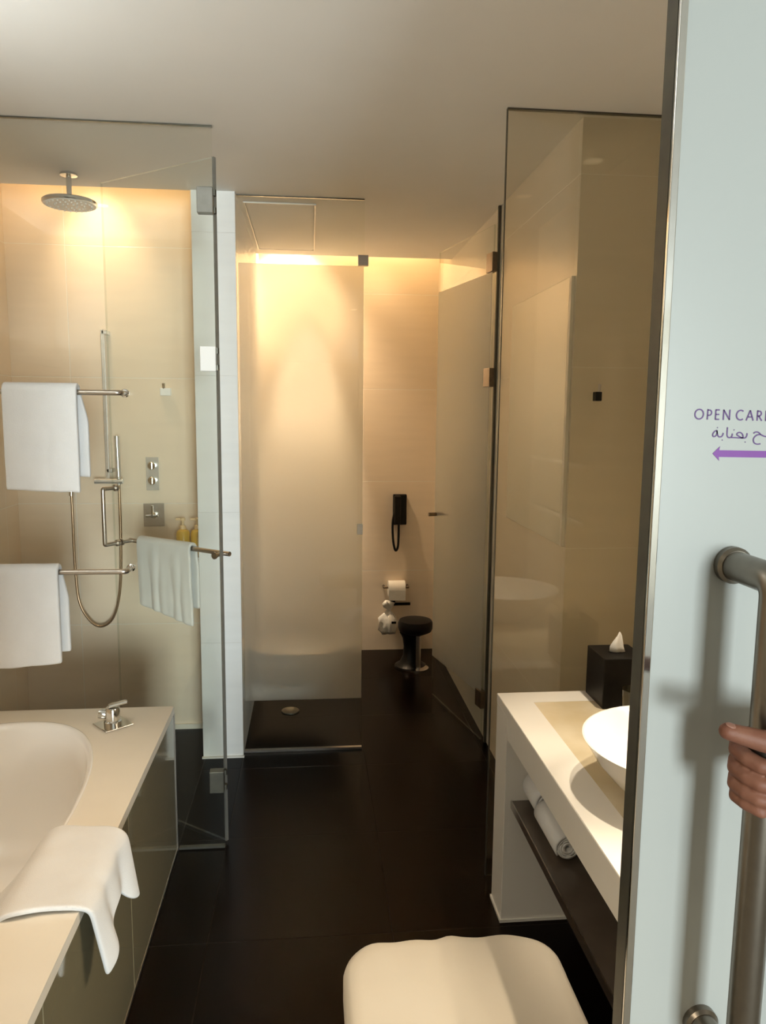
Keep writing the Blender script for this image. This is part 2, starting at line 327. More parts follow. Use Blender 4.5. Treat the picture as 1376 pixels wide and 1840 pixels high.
cove(-0.30, 0.87, 4.96, 2.80, COVE_TOILET, 'warm light strip hidden in the ceiling slot over the toilet wall', AMBER)

# ------------------------------------------------------------------ glass screens
sg = thing('fixed_shower_glass', 'fixed clear glass screen standing at the far end of the bathtub', 'glass screen', (0, 2.805, 0))
pane('glass_pane', -1.478, -0.338, 0.004, 2.68, sg)
obj('ceiling_track', bx(-1.478, -0.336, -0.007, 0.007, 2.6805, ZC-0.0005), M_track, sg)
obj('floor_channel', bx(-0.515, -0.338, -0.008, 0.008, 0.0005, 0.010), M_track, sg)

# shower door, hung on the edge of the fixed glass, folded into the shower
HX, HY = -0.334, 2.832
DA = math.atan2(0.604, -0.797)          # direction of the leaf
sd = thing('shower_door', 'clear glass shower door swung open behind the fixed screen', 'door', (HX, HY, 0), DA)
pane('glass_leaf', 0.004, 0.605, 0.012, 2.59, sd)
obj('edge_seal', bx(-0.003, 0.0038, -0.0055, 0.0055, 0.012, 2.59), M_hinge, sd)
# local x runs along the leaf, local +y is the side turned to the camera (left-hand normal)
sgn = 1
hd = obj('door_handle', tb(fillet([(0.573, 0, 1.385), (0.573, 0.075, 1.385), (0.573, 0.075, 1.155), (0.573, 0, 1.155)], 0.006, 3), 0.0085, 14), M_steel, sd, True)
for z in (1.385, 1.155): obj('collar', lathe([(0.014, 0.005), (0.014, 0.018), (0.010, 0.022)], 20, mtx=Matrix.Translation((0.573, 0, z)) @ Matrix.Rotation(-PI/2, 4, 'X')), M_steel, hd, True)
tr = obj('towel_bar', tb([(0.02, -0.065, 1.155), (0.59, -0.065, 1.155)], 0.0095, 14), M_steel, sd, True)
for x in (0.045, 0.573): obj('bracket', tb([(x, -0.005, 1.155), (x, -0.012, 1.155), (x, -0.0121, 1.155), (x, -0.065, 1.155)], [0.014, 0.014, 0.008, 0.008], 14), M_steel, tr, True)
def glass_hinge(z, m, lab, par, name='hinge'):
    h = obj(name, bx(-0.062, 0.0, -0.046, -0.026, z-0.043, z+0.043, bev=0.003), m, par)
    h['label'] = lab; return h
for z, m, lab in ((2.434, M_hinge, 'grey metal hinge'), (1.888, M_glint_metal, 'bright hinge plate'), (0.277, M_track, 'low hinge')):
    h = obj('hinge', bx(-0.392, -0.336, 2.786, 2.822, z-0.044, z+0.044, bev=0.003), m, None); h.parent = sd
    h.matrix_parent_inverse = (Matrix.Translation((HX, HY, 0)) @ Matrix.Rotation(DA, 4, 'Z')).inverted(); h['label'] = lab
    k = obj('hinge_knuckle', tb([(0.0, 0, z-0.04), (0.0, 0, z-0.02)], 0.008, 12), M_track, h, True); 
    k.matrix_parent_inverse = Matrix(); k.location = (-0.334, 2.815, 0)
    k2 = obj('hinge_knuckle', tb([(0.0, 0, z+0.02), (0.0, 0, z+0.04)], 0.008, 12), M_track, h, True); k2.location = (-0.334, 2.815, 0)

# toilet screen and door
tg = thing('frosted_toilet_screen', 'fixed glass screen with frosted film in front of the toilet', 'glass screen', (0, 3.64, 0))
pane('glass_pane', -0.333, 0.256, 0.004, 2.68, tg)
obj('ceiling_track', bx(-0.333, 0.256, -0.007, 0.007, 2.6805, ZC-0.0005), M_track, tg)
obj('floor_channel', bx(-0.333, 0.256, -0.010, 0.010, 0.0005, 0.012), M_steel, tg)
obj('frosted_film', bx(-0.327, 0.254, 0.0055, 0.0075, 0.266, 2.385), M_frost, tg)
obj('corner_clip', bx(0.226, 0.275, -0.016, 0.016, 2.385, 2.432, bev=0.002), M_steel, tg)
obj('strike_plate', bx(0.228, 0.256, -0.012, 0.014, 1.108, 1.160, bev=0.002), M_glint_metal, tg)
TX, TY = 0.886, 3.665
TA = math.atan2(4.325-TY, 0.735-TX)
td = thing('frosted_toilet_door', 'frosted glass toilet door standing open beside the side wall', 'door', (TX, TY, 0), TA)
pane('glass_leaf', 0.006, 0.682, 0.012, 2.60, td)
obj('frosted_film', bx(0.010, 0.678, 0.0055, 0.0075, 0.255, 2.38), M_frost, td)
obj('door_knob', tb([(0.655, -0.045, 1.117), (0.655, 0.055, 1.117)], 0.011, 16), M_bronze, td, True)
for z in (2.427, 1.879, 0.231):
    h = obj('hinge', bx(0.004, 0.060, -0.016, 0.016, z-0.045, z+0.045, bev=0.002), M_bronze, td)
    obj('hinge_plate', bx(-0.010, 0.003, -0.019, 0.017, z-0.045, z+0.045, bev=0.002), M_bronze, h)
# strip of glass and seal between hinge and wall
struct(obj('trim_2', bx(0.897, 0.9095, 3.655, 3.675, 0.0, ZC-0.001), M_track))

# glass fin beside the vanity
vg = thing('vanity_side_glass', 'tall tinted glass screen rising behind the end of the vanity', 'glass screen', (0, 2.535, 0))
pane('glass_pane', 0.643, 1.218, 0.004, 2.68, vg, m=M_glass_side)
obj('ceiling_track', bx(0.640, 1.218, -0.008, 0.008, 2.6805, ZC-0.0005), M_track, vg)
obj('edge_strip', bx(0.6395, 0.6428, -0.006, 0.006, 0.004, 2.680), M_track, vg)

# wall panel behind the glass
pn = thing('wall_panel', 'pale rectangular panel on the side wall behind the tinted glass', 'panel', (0.91, 2.975, 1.70))
obj('board', bx(-0.012, -0.0005, -0.365, 0.385, -0.47, 0.475, bev=0.002), M_panel, pn)
obj('frame_strip', bx(-0.0125, -0.0005, -0.385, -0.3655, -0.47, 0.475, bev=0.001), M_trimw, pn)

# ceiling hatch
hp = thing('ceiling_hatch', 'flush access hatch in the ceiling behind the toilet screen', 'hatch', (-0.139, 4.26, ZC))
obj('hatch_panel', bx(-0.158, 0.158, -0.50, 0.50, -0.005, -0.0005), M_ceil, hp)
for a in ((-0.172, -0.164, -0.515, 0.515), (0.164, 0.172, -0.515, 0.515), (-0.164, 0.164, -0.515, -0.507), (-0.164, 0.164, 0.507, 0.515)):
    obj('hatch_rim', bx(*a, -0.007, -0.0005), M_trimw, hp)

# ------------------------------------------------------------------ bathtub
tub = thing('bathtub', 'built-in bathtub with cream deck and olive glass front beside the aisle', 'bathtub', (0, 0, 0))
DZ = 0.588; X0, X1, Y0, Y1 = -1.478, -0.518, 1.002, 2.795
cx, cyy, ra, rb, rn = -1.02, 1.93, 0.36, 0.75, 2.5
NA = 120
def oval(a, k=1.0, ka=None):
    c, s = math.cos(a), math.sin(a)
    return Vector((cx + (ra*k)*math.copysign(abs(c)**(2/rn), c), cyy + (rb*(ka or k))*math.copysign(abs(s)**(2/rn), s), 0))
angs = [2*PI*j/NA for j in range(NA)]
def on_rect(p):
    d = p - Vector((cx, cyy, 0)); t = 1e9
    if d.x > 1e-9: t = min(t, (X1-cx)/d.x)
    if d.x < -1e-9: t = min(t, (X0-cx)/d.x)
    if d.y > 1e-9: t = min(t, (Y1-cyy)/d.y)
    if d.y < -1e-9: t = min(t, (Y0-cyy)/d.y)
    return Vector((cx, cyy, 0)) + d*t
outer = [on_rect(oval(a)) for a in angs]
for cp in ((X0, Y0), (X1, Y0), (X0, Y1), (X1, Y1)):     # snap the nearest sample to each corner
    q = Vector((*cp, 0)); k = min(range(NA), key=lambda i: (outer[i]-q).length); outer[k] = q
bm = bmesh.new()
ro = [bm.verts.new((p.x, p.y, DZ)) for p in outer]; ri = [bm.verts.new((oval(a).x, oval(a).y, DZ)) for a in angs]
lo = [bm.verts.new((p.x, p.y, DZ-0.028)) for p in outer]; li = [bm.verts.new((oval(a).x, oval(a).y, DZ-0.028)) for a in angs]
for j in range(NA):
    k = (j+1) % NA
    bm.faces.new((ro[j], ro[k], ri[k], ri[j])); bm.faces.new((lo[j], li[j], li[k], lo[k]))
    bm.faces.new((ro[j], lo[j], lo[k], ro[k])); bm.faces.new((ri[j], ri[k], li[k], li[j]))
obj('deck', bm, M_deck, tub)
bm = bmesh.new(); rings = []
prof = [(1.004, DZ-0.006), (1.004, DZ+0.0015), (0.995, DZ+0.0025), (0.975, DZ-0.001), (0.955, DZ-0.02), (0.92, DZ-0.10), (0.87, DZ-0.24), (0.80, DZ-0.36), (0.70, DZ-0.42), (0.5, DZ-0.44), (0.2, DZ-0.445)]
for k, z in prof: rings.append([bm.verts.new((oval(a, k, 1-(1-k)*0.75).x, oval(a, k, 1-(1-k)*0.75).y, z)) for a in angs])
for a, b in zip(rings, rings[1:]):
    for j in range(NA): bm.faces.new((a[j], a[(j+1) % NA], b[(j+1) % NA], b[j]))
bm.faces.new(rings[-1])
obj('basin', bm, M_tub, tub, 'all')
for i, (a, b) in enumerate(((1.002, 1.372), (1.376, 2.066), (2.070, 2.792))):
    obj('side_panel', bx(-0.532, -0.520, a, b, 0.012, DZ-0.0285, bev=0.001), M_sidep, tub)
obj('corner_strip', bx(-0.534, -0.517, 2.7925, 2.797, 0.0, DZ-0.029), M_steel, tub)
obj('base_strip', bx(-0.530, -0.5185, 1.002, 2.792, 0.0005, 0.0115), M_steel, tub)
obj('panel_joint', bx(-0.530, -0.5212, 2.0662, 2.0698, 0.012, DZ-0.0285), M_joint, tub)
obj('panel_joint', bx(-0.530, -0.5212, 1.3722, 1.3758, 0.012, DZ-0.0285), M_joint, tub)

bmx = thing('bath_mixer', 'chrome bath mixer with diamond-set base plate on the tub deck', 'tap', (-0.703, 2.635, DZ))
obj('base_plate', bx(-0.052, 0.052, -0.052, 0.052, 0.0005, 0.006, bev=0.0015), M_chrome, bmx, rot=(0, 0, math.radians(40)))
obj('body', lathe([(0.031, 0.006), (0.031, 0.018), (0.025, 0.021), (0.025, 0.060), (0.022, 0.066), (0, 0.067)], 32), M_chrome, bmx, True)
obj('side_knob', lathe([(0.016, 0.018), (0.018, 0.022), (0.018, 0.045), (0, 0.046)], 24, mtx=Matrix.Translation((-0.002, 0, 0.038)) @ Matrix.Rotation(math.radians(-80), 4, 'Y')), M_chrome, bmx, True)
obj('lever', bx(-0.004, 0.062, -0.011, 0.011, 0.068, 0.078, bev=0.003), M_chrome, bmx, rot=(0, math.radians(-8), math.radians(20)))

# ------------------------------------------------------------------ towels
def towel(name, width, lf, lb, R, loc, label, rz=0.0, waves=((3.0, 0.006, 0.0),), skew=0.0, T=0.014, group='white towels', shear_f=0.0, bottom=0.0, seed=1):
    """cloth folded over a bar: local x along the bar, front (camera side) is -y"""
    bm = bmesh.new(); nu, prof = 28, []
    nb = 16
    for i in range(nb): prof.append((R, -lb*(1-i/nb), 1, 1-i/nb))
    for i in range(9): a = PI*i/8; prof.append((R*math.cos(a), R*math.sin(a), 0, 0))
    for i in range(1, nb+5): prof.append((-R, -lf*i/(nb+4), -1, i/(nb+4)))
    g = []
    for iu in range(nu+1):
        u = iu/nu; row = []
        for (y, z, side, k) in prof:
            x = (u-0.5)*width; dy = 0
            for f, amp, ph in waves: dy += amp*math.sin(f*2*PI*u + ph + side*0.8)*(k**0.7)
            dy += 0.004*noise.noise(Vector((u*5+seed, z*7, side*3)))
            if side == 1: x += skew*min(1, k*3); dy = -abs(dy)*0.3 + 0.0
            if side == -1: x += shear_f*k
            zz = z + (bottom*(u-0.5)*k if side == -1 else 0) + 0.004*noise.noise(Vector((u*4, seed, 2)))*k
            row.append(bm.verts.new((x, y - (abs(dy) if side == -1 else -dy), zz)))
        g.append(row)
    for a, b in zip(g, g[1:]):
        for j in range(len(prof)-1): bm.faces.new((a[j], a[j+1], b[j+1], b[j]))
    o = obj(name, bm, M_towel, None, 'all', loc, (0, 0, rz))
    s = o.modifiers.new('solid', 'SOLIDIFY'); s.thickness = T; s.offset = 0
    ss = o.modifiers.new('sub', 'SUBSURF'); ss.levels = 1; ss.render_levels = 2
    return tag(o, label, 'towel', group)
for zz, nm, lab in ((1.762, 'towel_rail', 'upper brushed steel towel rail on the fixed shower glass'), (1.127, 'towel_rail', 'lower brushed steel towel rail on the fixed shower glass')):
    t = thing(nm, lab, 'towel rail', (0, 2.800, zz), 0, 'towel rails on the shower glass')
    obj('bar', tb(fillet([(-0.658, -0.006, 0.0), (-0.658, -0.078, 0), (-1.36, -0.078, 0), (-1.36, -0.006, 0)], 0.016, 5), 0.0095, 14), M_steel, t, True)
    for x in (-0.658, -1.36): obj('end_cap', lathe([(0.015, 0.0055), (0.015, 0.014), (0.010, 0.018)], 20, mtx=Matrix.Translation((x, 0, 0)) @ Matrix.Rotation(PI/2, 4, 'X')), M_chrome, t, True)
towel('bath_towel', 0.248, 0.345, 0.30, 0.0218, (-0.922, 2.722, 1.764), 'white bath towel folded over the upper rail on the shower glass', waves=((1.0, 0.004, 0.3),), skew=0.024, T=0.018, bottom=-0.012, seed=3)
towel('bath_towel', 0.36, 0.345, 0.30, 0.0218, (-1.068, 2.722, 1.129), 'white bath towel folded over the lower rail above the tub deck', waves=((1.0, 0.004, 1.3),), skew=0.020, T=0.018, bottom=0.03, seed=8)
# towel on the shower door bar
c, s_ = math.cos(DA), math.sin(DA)
def door_pt(lx, ly): return (HX + c*lx - s_*ly, HY + s_*lx + c*ly)
px, py = door_pt(0.37, -0.065)
towel('hand_towel', 0.31, 0.29, 0.25, 0.018, (px, py, 1.157), 'white hand towel hanging in folds from the bar on the shower door', rz=DA+PI, waves=((2.5, 0.010, 0.4), (5, 0.004, 1)), skew=0.012, T=0.013, bottom=-0.05, shear_f=0.015, seed=5)

# towel draped across the tub deck
bm = bmesh.new(); g = []
NU, YA, YB = 30, 1.600, 1.935
for iu in range(NU+1):
    u = iu/NU; y = YA + (YB-YA)*u; row = []
    zt = DZ + 0.012
    fold = math.sin(u*PI*2.2+0.5)
    hang = 0.178 - 0.075*math.sin(u*PI)**1.0 - 0.015*u + 0.012*math.sin(u*9)
    path = [(-1.02, zt-0.30, 0), (-0.86, zt-0.22, 0), (-0.77, zt-0.13, 0), (-0.715, zt-0.045, 0), (-0.685, zt-0.004, 0), (-0.65, zt+0.002, 0), (-0.60, zt+0.001, 0), (-0.55, zt, 0), (-0.520, zt-0.002, 0.0), (-0.503, zt-0.014, 0.2)]
    for k in range(1, 11): path.append((-0.500, zt-0.014-hang*k/10, 0.2+0.8*k/10))
    for (x, z, k) in path:
        o_ = k*(0.011*(1+fold) + 0.008*(1+math.sin(u*15)))
        yy = y + (0.5-u)*0.05*k + 0.012*math.sin(u*12)*k + (0.03 if x < -0.6 else 0)*(u-0.5)
        if x < -0.62: yy += (x+0.62)*0.10
        row.append(bm.verts.new((x+o_+0.006*k, yy, z + 0.003*noise.noise(Vector((x*14, y*14, 1))))))
    g.append(row)
for a, b in zip(g, g[1:]):
    for j in range(len(a)-1): bm.faces.new((a[j], a[j+1], b[j+1], b[j]))
o = obj('bath_mat_towel', bm, M_towel, None, 'all'); s = o.modifiers.new('solid', 'SOLIDIFY'); s.thickness = 0.013; s.offset = 0
ss = o.modifiers.new('sub', 'SUBSURF'); ss.levels = 1; ss.render_levels = 2
tag(o, 'white towel draped over the tub deck and down the olive front panel', 'towel', 'white towels')

# ------------------------------------------------------------------ shower fittings
YW = 3.955
t = thing('rain_shower', 'round chrome rain shower head hanging from the ceiling', 'shower head', (-1.006, 3.422, ZC))
obj('ceiling_plate', lathe([(0.035, 0), (0.035, -0.008), (0.014, -0.012)], 28), M_chrome, t, True)
obj('arm', tb([(0, 0, -0.010), (0, 0, -0.10)], 0.011, 16), M_chrome, t, True)
obj('disc', lathe([(0.012, -0.093), (0.030, -0.100), (0.105, -0.108), (0.111, -0.113), (0.111, -0.122), (0.106, -0.126)], 48), M_chrome, t, True)
bm = lathe([(0.104, -0.1262), (0.104, -0.128), (0, -0.128)], 40, cap=False)
for ring, n in ((0.03, 8), (0.06, 16), (0.09, 24)):
    for k in range(n):
        a = 2*PI*k/n; lathe([(0.0045, -0.128), (0.003, -0.133), (0, -0.133)], 6, bm, Matrix.Translation((ring*math.cos(a), ring*math.sin(a), 0)), cap=False)
obj('spray_face', bm, M_trimw, t)
t = thing('shower_rail', 'chrome riser rail with hand shower on the shower wall', 'shower rail', (-1.0, YW, 0))
obj('rail', bx(-0.026, -0.008, -0.066, -0.048, 1.335, 2.095, bev=0.003), M_satin, t)
for z in (2.083, 1.40): obj('bracket', bx(-0.022, 0.006, -0.066, 0.0, z-0.010, z+0.010, bev=0.003), M_satin, t)
obj('slide_bar', tb([(-0.075, -0.085, 1.349), (0.062, -0.085, 1.349)], 0.014, 16), M_satin, t, True)
obj('hand_shower', tb([(0.043, -0.085, 1.33), (0.043, -0.085, 1.37), (0.043, -0.088, 1.372), (0.041, -0.090, 1.575)], [0.008, 0.010, 0.012, 0.0125], 14), M_satin, t, True)
obj('hose', tb(spline([(-0.207, -0.03, 1.29), (-0.205, -0.035, 1.15), (-0.202, -0.04, 0.90), (-0.185, -0.05, 0.72), (-0.13, -0.06, 0.62), (-0.07, -0.065, 0.595), (-0.01, -0.07, 0.65), (0.027, -0.075, 0.80), (0.040, -0.08, 1.05), (0.043, -0.085, 1.33)], 12), 0.0065, 10), M_hose, t, True)
obj('wall_outlet', tb([(-0.207, 0, 1.305), (-0.207, -0.03, 1.305), (-0.207, -0.031, 1.305), (-0.207, -0.0312, 1.27)], 0.0125, 14), M_chrome, t, True)
t = thing('shower_valve', 'tall chrome valve plate with two knobs on the shower wall', 'tap', (-0.808, YW, 1.380))
obj('plate', bx(-0.032, 0.032, -0.006, -0.0005, -0.085, 0.085, bev=0.001), M_satin, t)
for z in (0.042, -0.035):
    k = obj('knob', lathe([(0.020, 0.006), (0.020, 0.03), (0.016, 0.034), (0, 0.034)], 24, mtx=Matrix.Translation((0, 0, z)) @ ROTY), M_chrome, t, True)
    obj('lever', bx(-0.004, 0.004, -0.046, -0.033, z-0.018, z+0.018, bev=0.0015), M_chrome, k)
t = thing('shower_mixer', 'square chrome mixer plate with cross lever below the valve knobs', 'tap', (-0.807, YW, 1.166))
obj('plate', bx(-0.052, 0.052, -0.006, -0.0005, -0.060, 0.060, bev=0.001), M_steel, t)
k = obj('knob', lathe([(0.018, 0.006), (0.018, 0.035), (0.013, 0.040), (0, 0.040)], 24, mtx=ROTY), M_chrome, t, True)
obj('lever', bx(-0.034, 0.030, -0.050, -0.040, -0.006, 0.006, bev=0.002), M_chrome, k); obj('lever', bx(-0.006, 0.006, -0.050, -0.040, 0.0, 0.055, bev=0.002), M_chrome, k)
t = thing('robe_hook', 'bright square robe hook on the shower wall', 'hook', (-0.728, YW, 1.800), 0, 'robe hooks')
obj('block', bx(-0.026, 0.026, -0.028, -0.0005, -0.022, 0.016, bev=0.002), M_glint_metal, t)
obj('pin', tb([(-0.008, -0.020, 0.012), (-0.008, -0.026, 0.040)], 0.008, 12), M_chrome, t, True)
t = thing('robe_hook', 'small black robe hook on the tinted glass beside the vanity', 'hook', (0.978, 2.529, 1.765), 0, 'robe hooks')
obj('block', bx(-0.011, 0.011, -0.030, -0.0005, -0.017, 0.014, bev=0.002), M_black, t)
obj('pin', tb([(0.002, -0.022, 0.010), (0.003, -0.026, 0.040)], 0.005, 12), M_steel, t, True)
# bottles on a small rack
t = thing('bottle_rack', 'small chrome wire rack on the partition wall holding yellow bottles', 'rack', (-0.531, 3.87, 0.955))
obj('tray', bx(-0.155, -0.001, -0.042, 0.042, 0.0, 0.006, bev=0.002), M_chrome, t)
obj('rail', tb(fillet([(-0.002, -0.0415, 0.065), (-0.158, -0.0415, 0.065), (-0.158, 0.0415, 0.065), (-0.002, 0.0415, 0.065)], 0.012, 4), 0.004, 10), M_chrome, t, True)
for x in (-0.145, -0.010): obj('post', tb([(x, -0.0405, 0.003), (x, -0.0405, 0.065)], 0.003, 8), M_chrome, t, True)
for x, lab in ((-0.648, 'yellow pump bottle on the shower rack, farther from the white partition'), (-0.575, 'yellow pump bottle on the shower rack, against the white partition')):
    b = thing('pump_bottle', lab, 'bottle', (x, 3.87, 0.9615), 0, 'shower bottles')
    obj('body', lathe([(0.028, 0), (0.034, 0.004), (0.034, 0.120), (0.028, 0.135), (0.014, 0.142)], 28), M_yellow, b, True)
    p = obj('pump', lathe([(0.015, 0.142), (0.015, 0.160), (0.006, 0.163), (0.006, 0.185), (0.013, 0.187), (0.013, 0.198), (0, 0.199)], 20), M_creamcap, b, True)
    obj('spout', bx(-0.036, 0.0, -0.006, 0.006, 0.187, 0.197, bev=0.002), M_creamcap, p)

# ------------------------------------------------------------------ toilet room
t = thing('toilet', 'white wall-hung toilet behind the frosted screen', 'toilet', (-0.334, 4.06, -0.015))
def bowl_ring(z, xl, hw, n=40):
    pts = []
    for j in range(n):
        a = 2*PI*j/n; x = xl/2 + xl/2*math.copysign(abs(math.cos(a))**0.75, math.cos(a)); y = hw*math.copysign(abs(math.sin(a))**0.85, math.sin(a))
        pts.append((max(x, 0.001), y, z))
    return pts
bm = bmesh.new(); rings = [[bm.verts.new(p) for p in bowl_ring(*a)] for a in ((0.16, 0.30, 0.10), (0.175, 0.40, 0.13), (0.23, 0.48, 0.155), (0.32, 0.535, 0.178), (0.395, 0.55, 0.182), (0.40, 0.545, 0.178), (0.40, 0.48, 0.13), (0.33, 0.42, 0.10))]
for a, b in zip(rings, rings[1:]):
    for j in range(40): bm.faces.new((a[j], a[(j+1) % 40], b[(j+1) % 40], b[j]))
bm.faces.new(rings[0][::-1]); bm.faces.new(rings[-1]); obj('bowl', bm, M_ceramic, t, True)
bm = bmesh.new(); rings = [[bm.verts.new(p) for p in bowl_ring(*a)] for a in ((0.402, 0.55, 0.184), (0.435, 0.552, 0.186), (0.442, 0.54, 0.176))]
for a, b in zip(rings, rings[1:]):
    for j in range(40): bm.faces.new((a[j], a[(j+1) % 40], b[(j+1) % 40], b[j]))
bm.faces.new(rings[0][::-1]); bm.faces.new(rings[-1]); obj('lid', bm, M_ceramic, t, True)
t = tag(obj('floor_drain', lathe([(0, 0.0006), (0.03, 0.0006), (0.036, 0.004), (0.050, 0.006), (0.052, 0.0004)], 32), M_track, None, True, (-0.118, 4.15, 0)), 'round chrome floor drain under the frosted screen', 'drain')
t = thing('wall_telephone', 'black wall telephone with a looped cord on the toilet wall', 'telephone', (0.628, 5.239, 1.027))
obj('base', bx(-0.048, 0.048, -0.035, -0.0005, -0.108, 0.108, bev=0.006), M_black, t)
obj('handset', bx(-0.043, 0.004, -0.065, -0.036, -0.102, 0.102, bev=0.010), M_black, t)
obj('cord', tb(spline([(-0.040, -0.045, -0.02), (-0.052, -0.045, -0.09), (-0.048, -0.04, -0.20), (-0.038, -0.04, -0.265), (-0.026, -0.04, -0.29), (-0.012, -0.04, -0.26), (-0.008, -0.035, -0.19), (-0.006, -0.02, -0.105)], 10), 0.0085, 10), M_black, t, True)
t = thing('toilet_roll_holder', 'dark metal holder carrying the toilet roll on the back wall', 'holder', (0.605, 5.239, 0.475))
obj('pin', tb([(-0.090, -0.062, 0), (0.088, -0.062, 0)], 0.008, 12), M_bronze, t, True)
for x in (-0.086, 0.084): obj('arm', tb([(x, -0.0005, 0), (x, -0.062, 0)], 0.009, 12), M_bronze, t, True)
bm = lathe([(0.0145, -0.059), (0.056, -0.059), (0.056, 0.059), (0.0145, 0.059), (0.0145, -0.059)], 40, mtx=Matrix.Rotation(PI/2, 4, 'Y'), cap=False)
r_ = obj('toilet_roll', bm, M_paper, None, True, (0.606, 5.177, 0.4683)); tag(r_, 'white toilet roll hanging under the wall telephone', 'toilet roll')
obj('loose_sheet', bx(-0.0585, 0.0585, -0.0585, -0.0565, -0.075, 0.0), M_paper, r_)
t = thing('wall_bar', 'short black wall bar below the toilet roll', 'holder', (0.63, 5.239, 0.352))
obj('bar', bx(-0.075, 0.078, -0.060, -0.048, -0.010, 0.010, bev=0.002), M_black, t); obj('bracket', bx(-0.068, -0.030, -0.048, -0.0005, -0.014, 0.022, bev=0.002), M_black, t)
bm = lathe([(0, -0.225), (0.045, -0.224), (0.062, -0.200), (0.066, -0.150), (0.058, -0.105), (0.030, -0.075), (0.016, -0.055), (0.030, -0.030), (0.040, -0.005), (0.020, 0.012), (0, 0.014)], 32, cap=False, sy=0.72)
for v in bm.verts:
    n_ = noise.noise(v.co*26)*0.022 + noise.noise(v.co*60)*0.012
    v.co += Vector((n_, n_*0.7, noise.noise(v.co*30+Vector((3, 1, 2)))*0.008))
t = obj('plastic_bag', bm, M_bag, None, 'all', (0.548, 5.155, 0.372)); tag(t, 'knotted white plastic bag hanging from the bar on the toilet wall', 'bag')
k = obj('black_mark', bx(0.018, 0.050, -0.058, -0.050, -0.140, -0.125), M_black, t); k['label'] = 'small black mark on bag'
t = thing('pedestal_bin', 'small black pedestal stool with chrome post on the toilet floor', 'stool', (0.700, 4.86, 0))
t.name = 'pedestal_stool'
obj('seat', lathe([(0, 0.235), (0.08, 0.237), (0.108, 0.252), (0.116, 0.272), (0.116, 0.308), (0.108, 0.324), (0.07, 0.334), (0, 0.336)], 40), M_leather, t, True)
obj('pedestal', lathe([(0.108, 0.0), (0.106, 0.012), (0.075, 0.030), (0.052, 0.08), (0.048, 0.14), (0.056, 0.20), (0.075, 0.236)], 32, mtx=Matrix.Translation((-0.028, 0.01, 0))), M_black, t, True)
obj('post', tb([(0.012, -0.075, 0.012), (0.012, -0.075, 0.236)], 0.016, 16), M_steel, t, True)
obj('base_ring', lathe([(0.075, 0.0005), (0.075, 0.010), (0.06, 0.014), (0.0, 0.014)], 32, mtx=Matrix.Translation((0.012, -0.045, 0))), M_chrome, t, True)

# ------------------------------------------------------------------ vanity
v = thing('vanity_counter', 'white stone vanity counter with beige marble inset beside the sliding door', 'vanity', (0, 0, 0))
ZK = 0.754; KX0, KX1, KY0, KY1 = 0.634, 1.218, 1.004, 2.416
bm = bx(KX0, KX1, KY0, KY1, ZK-0.030, ZK-0.0012, bev=0.0012, seg=1)
obj('countertop', bm, M_counter, v)
bm = bmesh.new()   # raised white border around the inset
for a in ((KX0+0.001, 0.735, KY0, KY1-0.001), (0.735, KX1, 2.325, KY1-0.001)): box(bm, a[0], a[1], a[2], a[3], ZK-0.0012, ZK)
obj('border', bm, M_counter, v)
obj('marble_inset', bx(0.7353, KX1, KY0, 2.3247, ZK-0.0012, ZK-0.0004), M_marble, v)
obj('apron', bx(KX0+0.006, KX0+0.030, KY0, KY1-0.002, ZK-0.110, ZK-0.030), M_counter, v)
obj('end_panel', bx(KX0+0.0005, KX1, 2.281, KY1-0.002, 0.0105, ZK-0.0302, bev=0.002), M_counter, v)
obj('panel_base', bx(KX0-0.004, KX1, 2.276, KY1+0.001, 0.0005, 0.0105), M_trimw, v)
sh = obj('shelf', bx(0.659, KX1, KY0, 2.2805, 0.415, 0.435, bev=0.001), M_shelf, v)
obj('shelf_edge', bx(0.655, 0.6585, KY0, 2.2805, 0.411, 0.437), M_steel, sh)
def roll(loc, R, ln, label):
    bm = bmesh.new(); n, turns = 96, 3.6
    pts = []
    for i in range(n+1):
        a = i/n*turns*2*PI; r = 0.010 + (R-0.006-0.010)*i/n; pts.append((r*math.cos(a), r*math.sin(a)))
    A = [[bm.verts.new((x, yy + 0.002*noise.noise(Vector((x*50, z*50, yy))), z)) for x, z in pts] for yy in (-ln/2, -ln/6, ln/6, ln/2)]
    for p, q in zip(A, A[1:]):
        for j in range(n): bm.faces.new((p[j], p[j+1], q[j+1], q[j]))
    o = obj('rolled_towel', bm, M_towel, None, 'all', loc); s = o.modifiers.new('solid', 'SOLIDIFY'); s.thickness = 0.0085; s.offset = 0
    return tag(o, label, 'towel', 'rolled towels on the vanity shelf')
roll((0.724, 2.025, 0.4815), 0.041, 0.20, 'rolled white towel lying nearest the door at the front of the vanity shelf')
roll((0.742, 2.206, 0.4935), 0.053, 0.135, 'thicker rolled white towel pushed against the end panel of the vanity shelf')

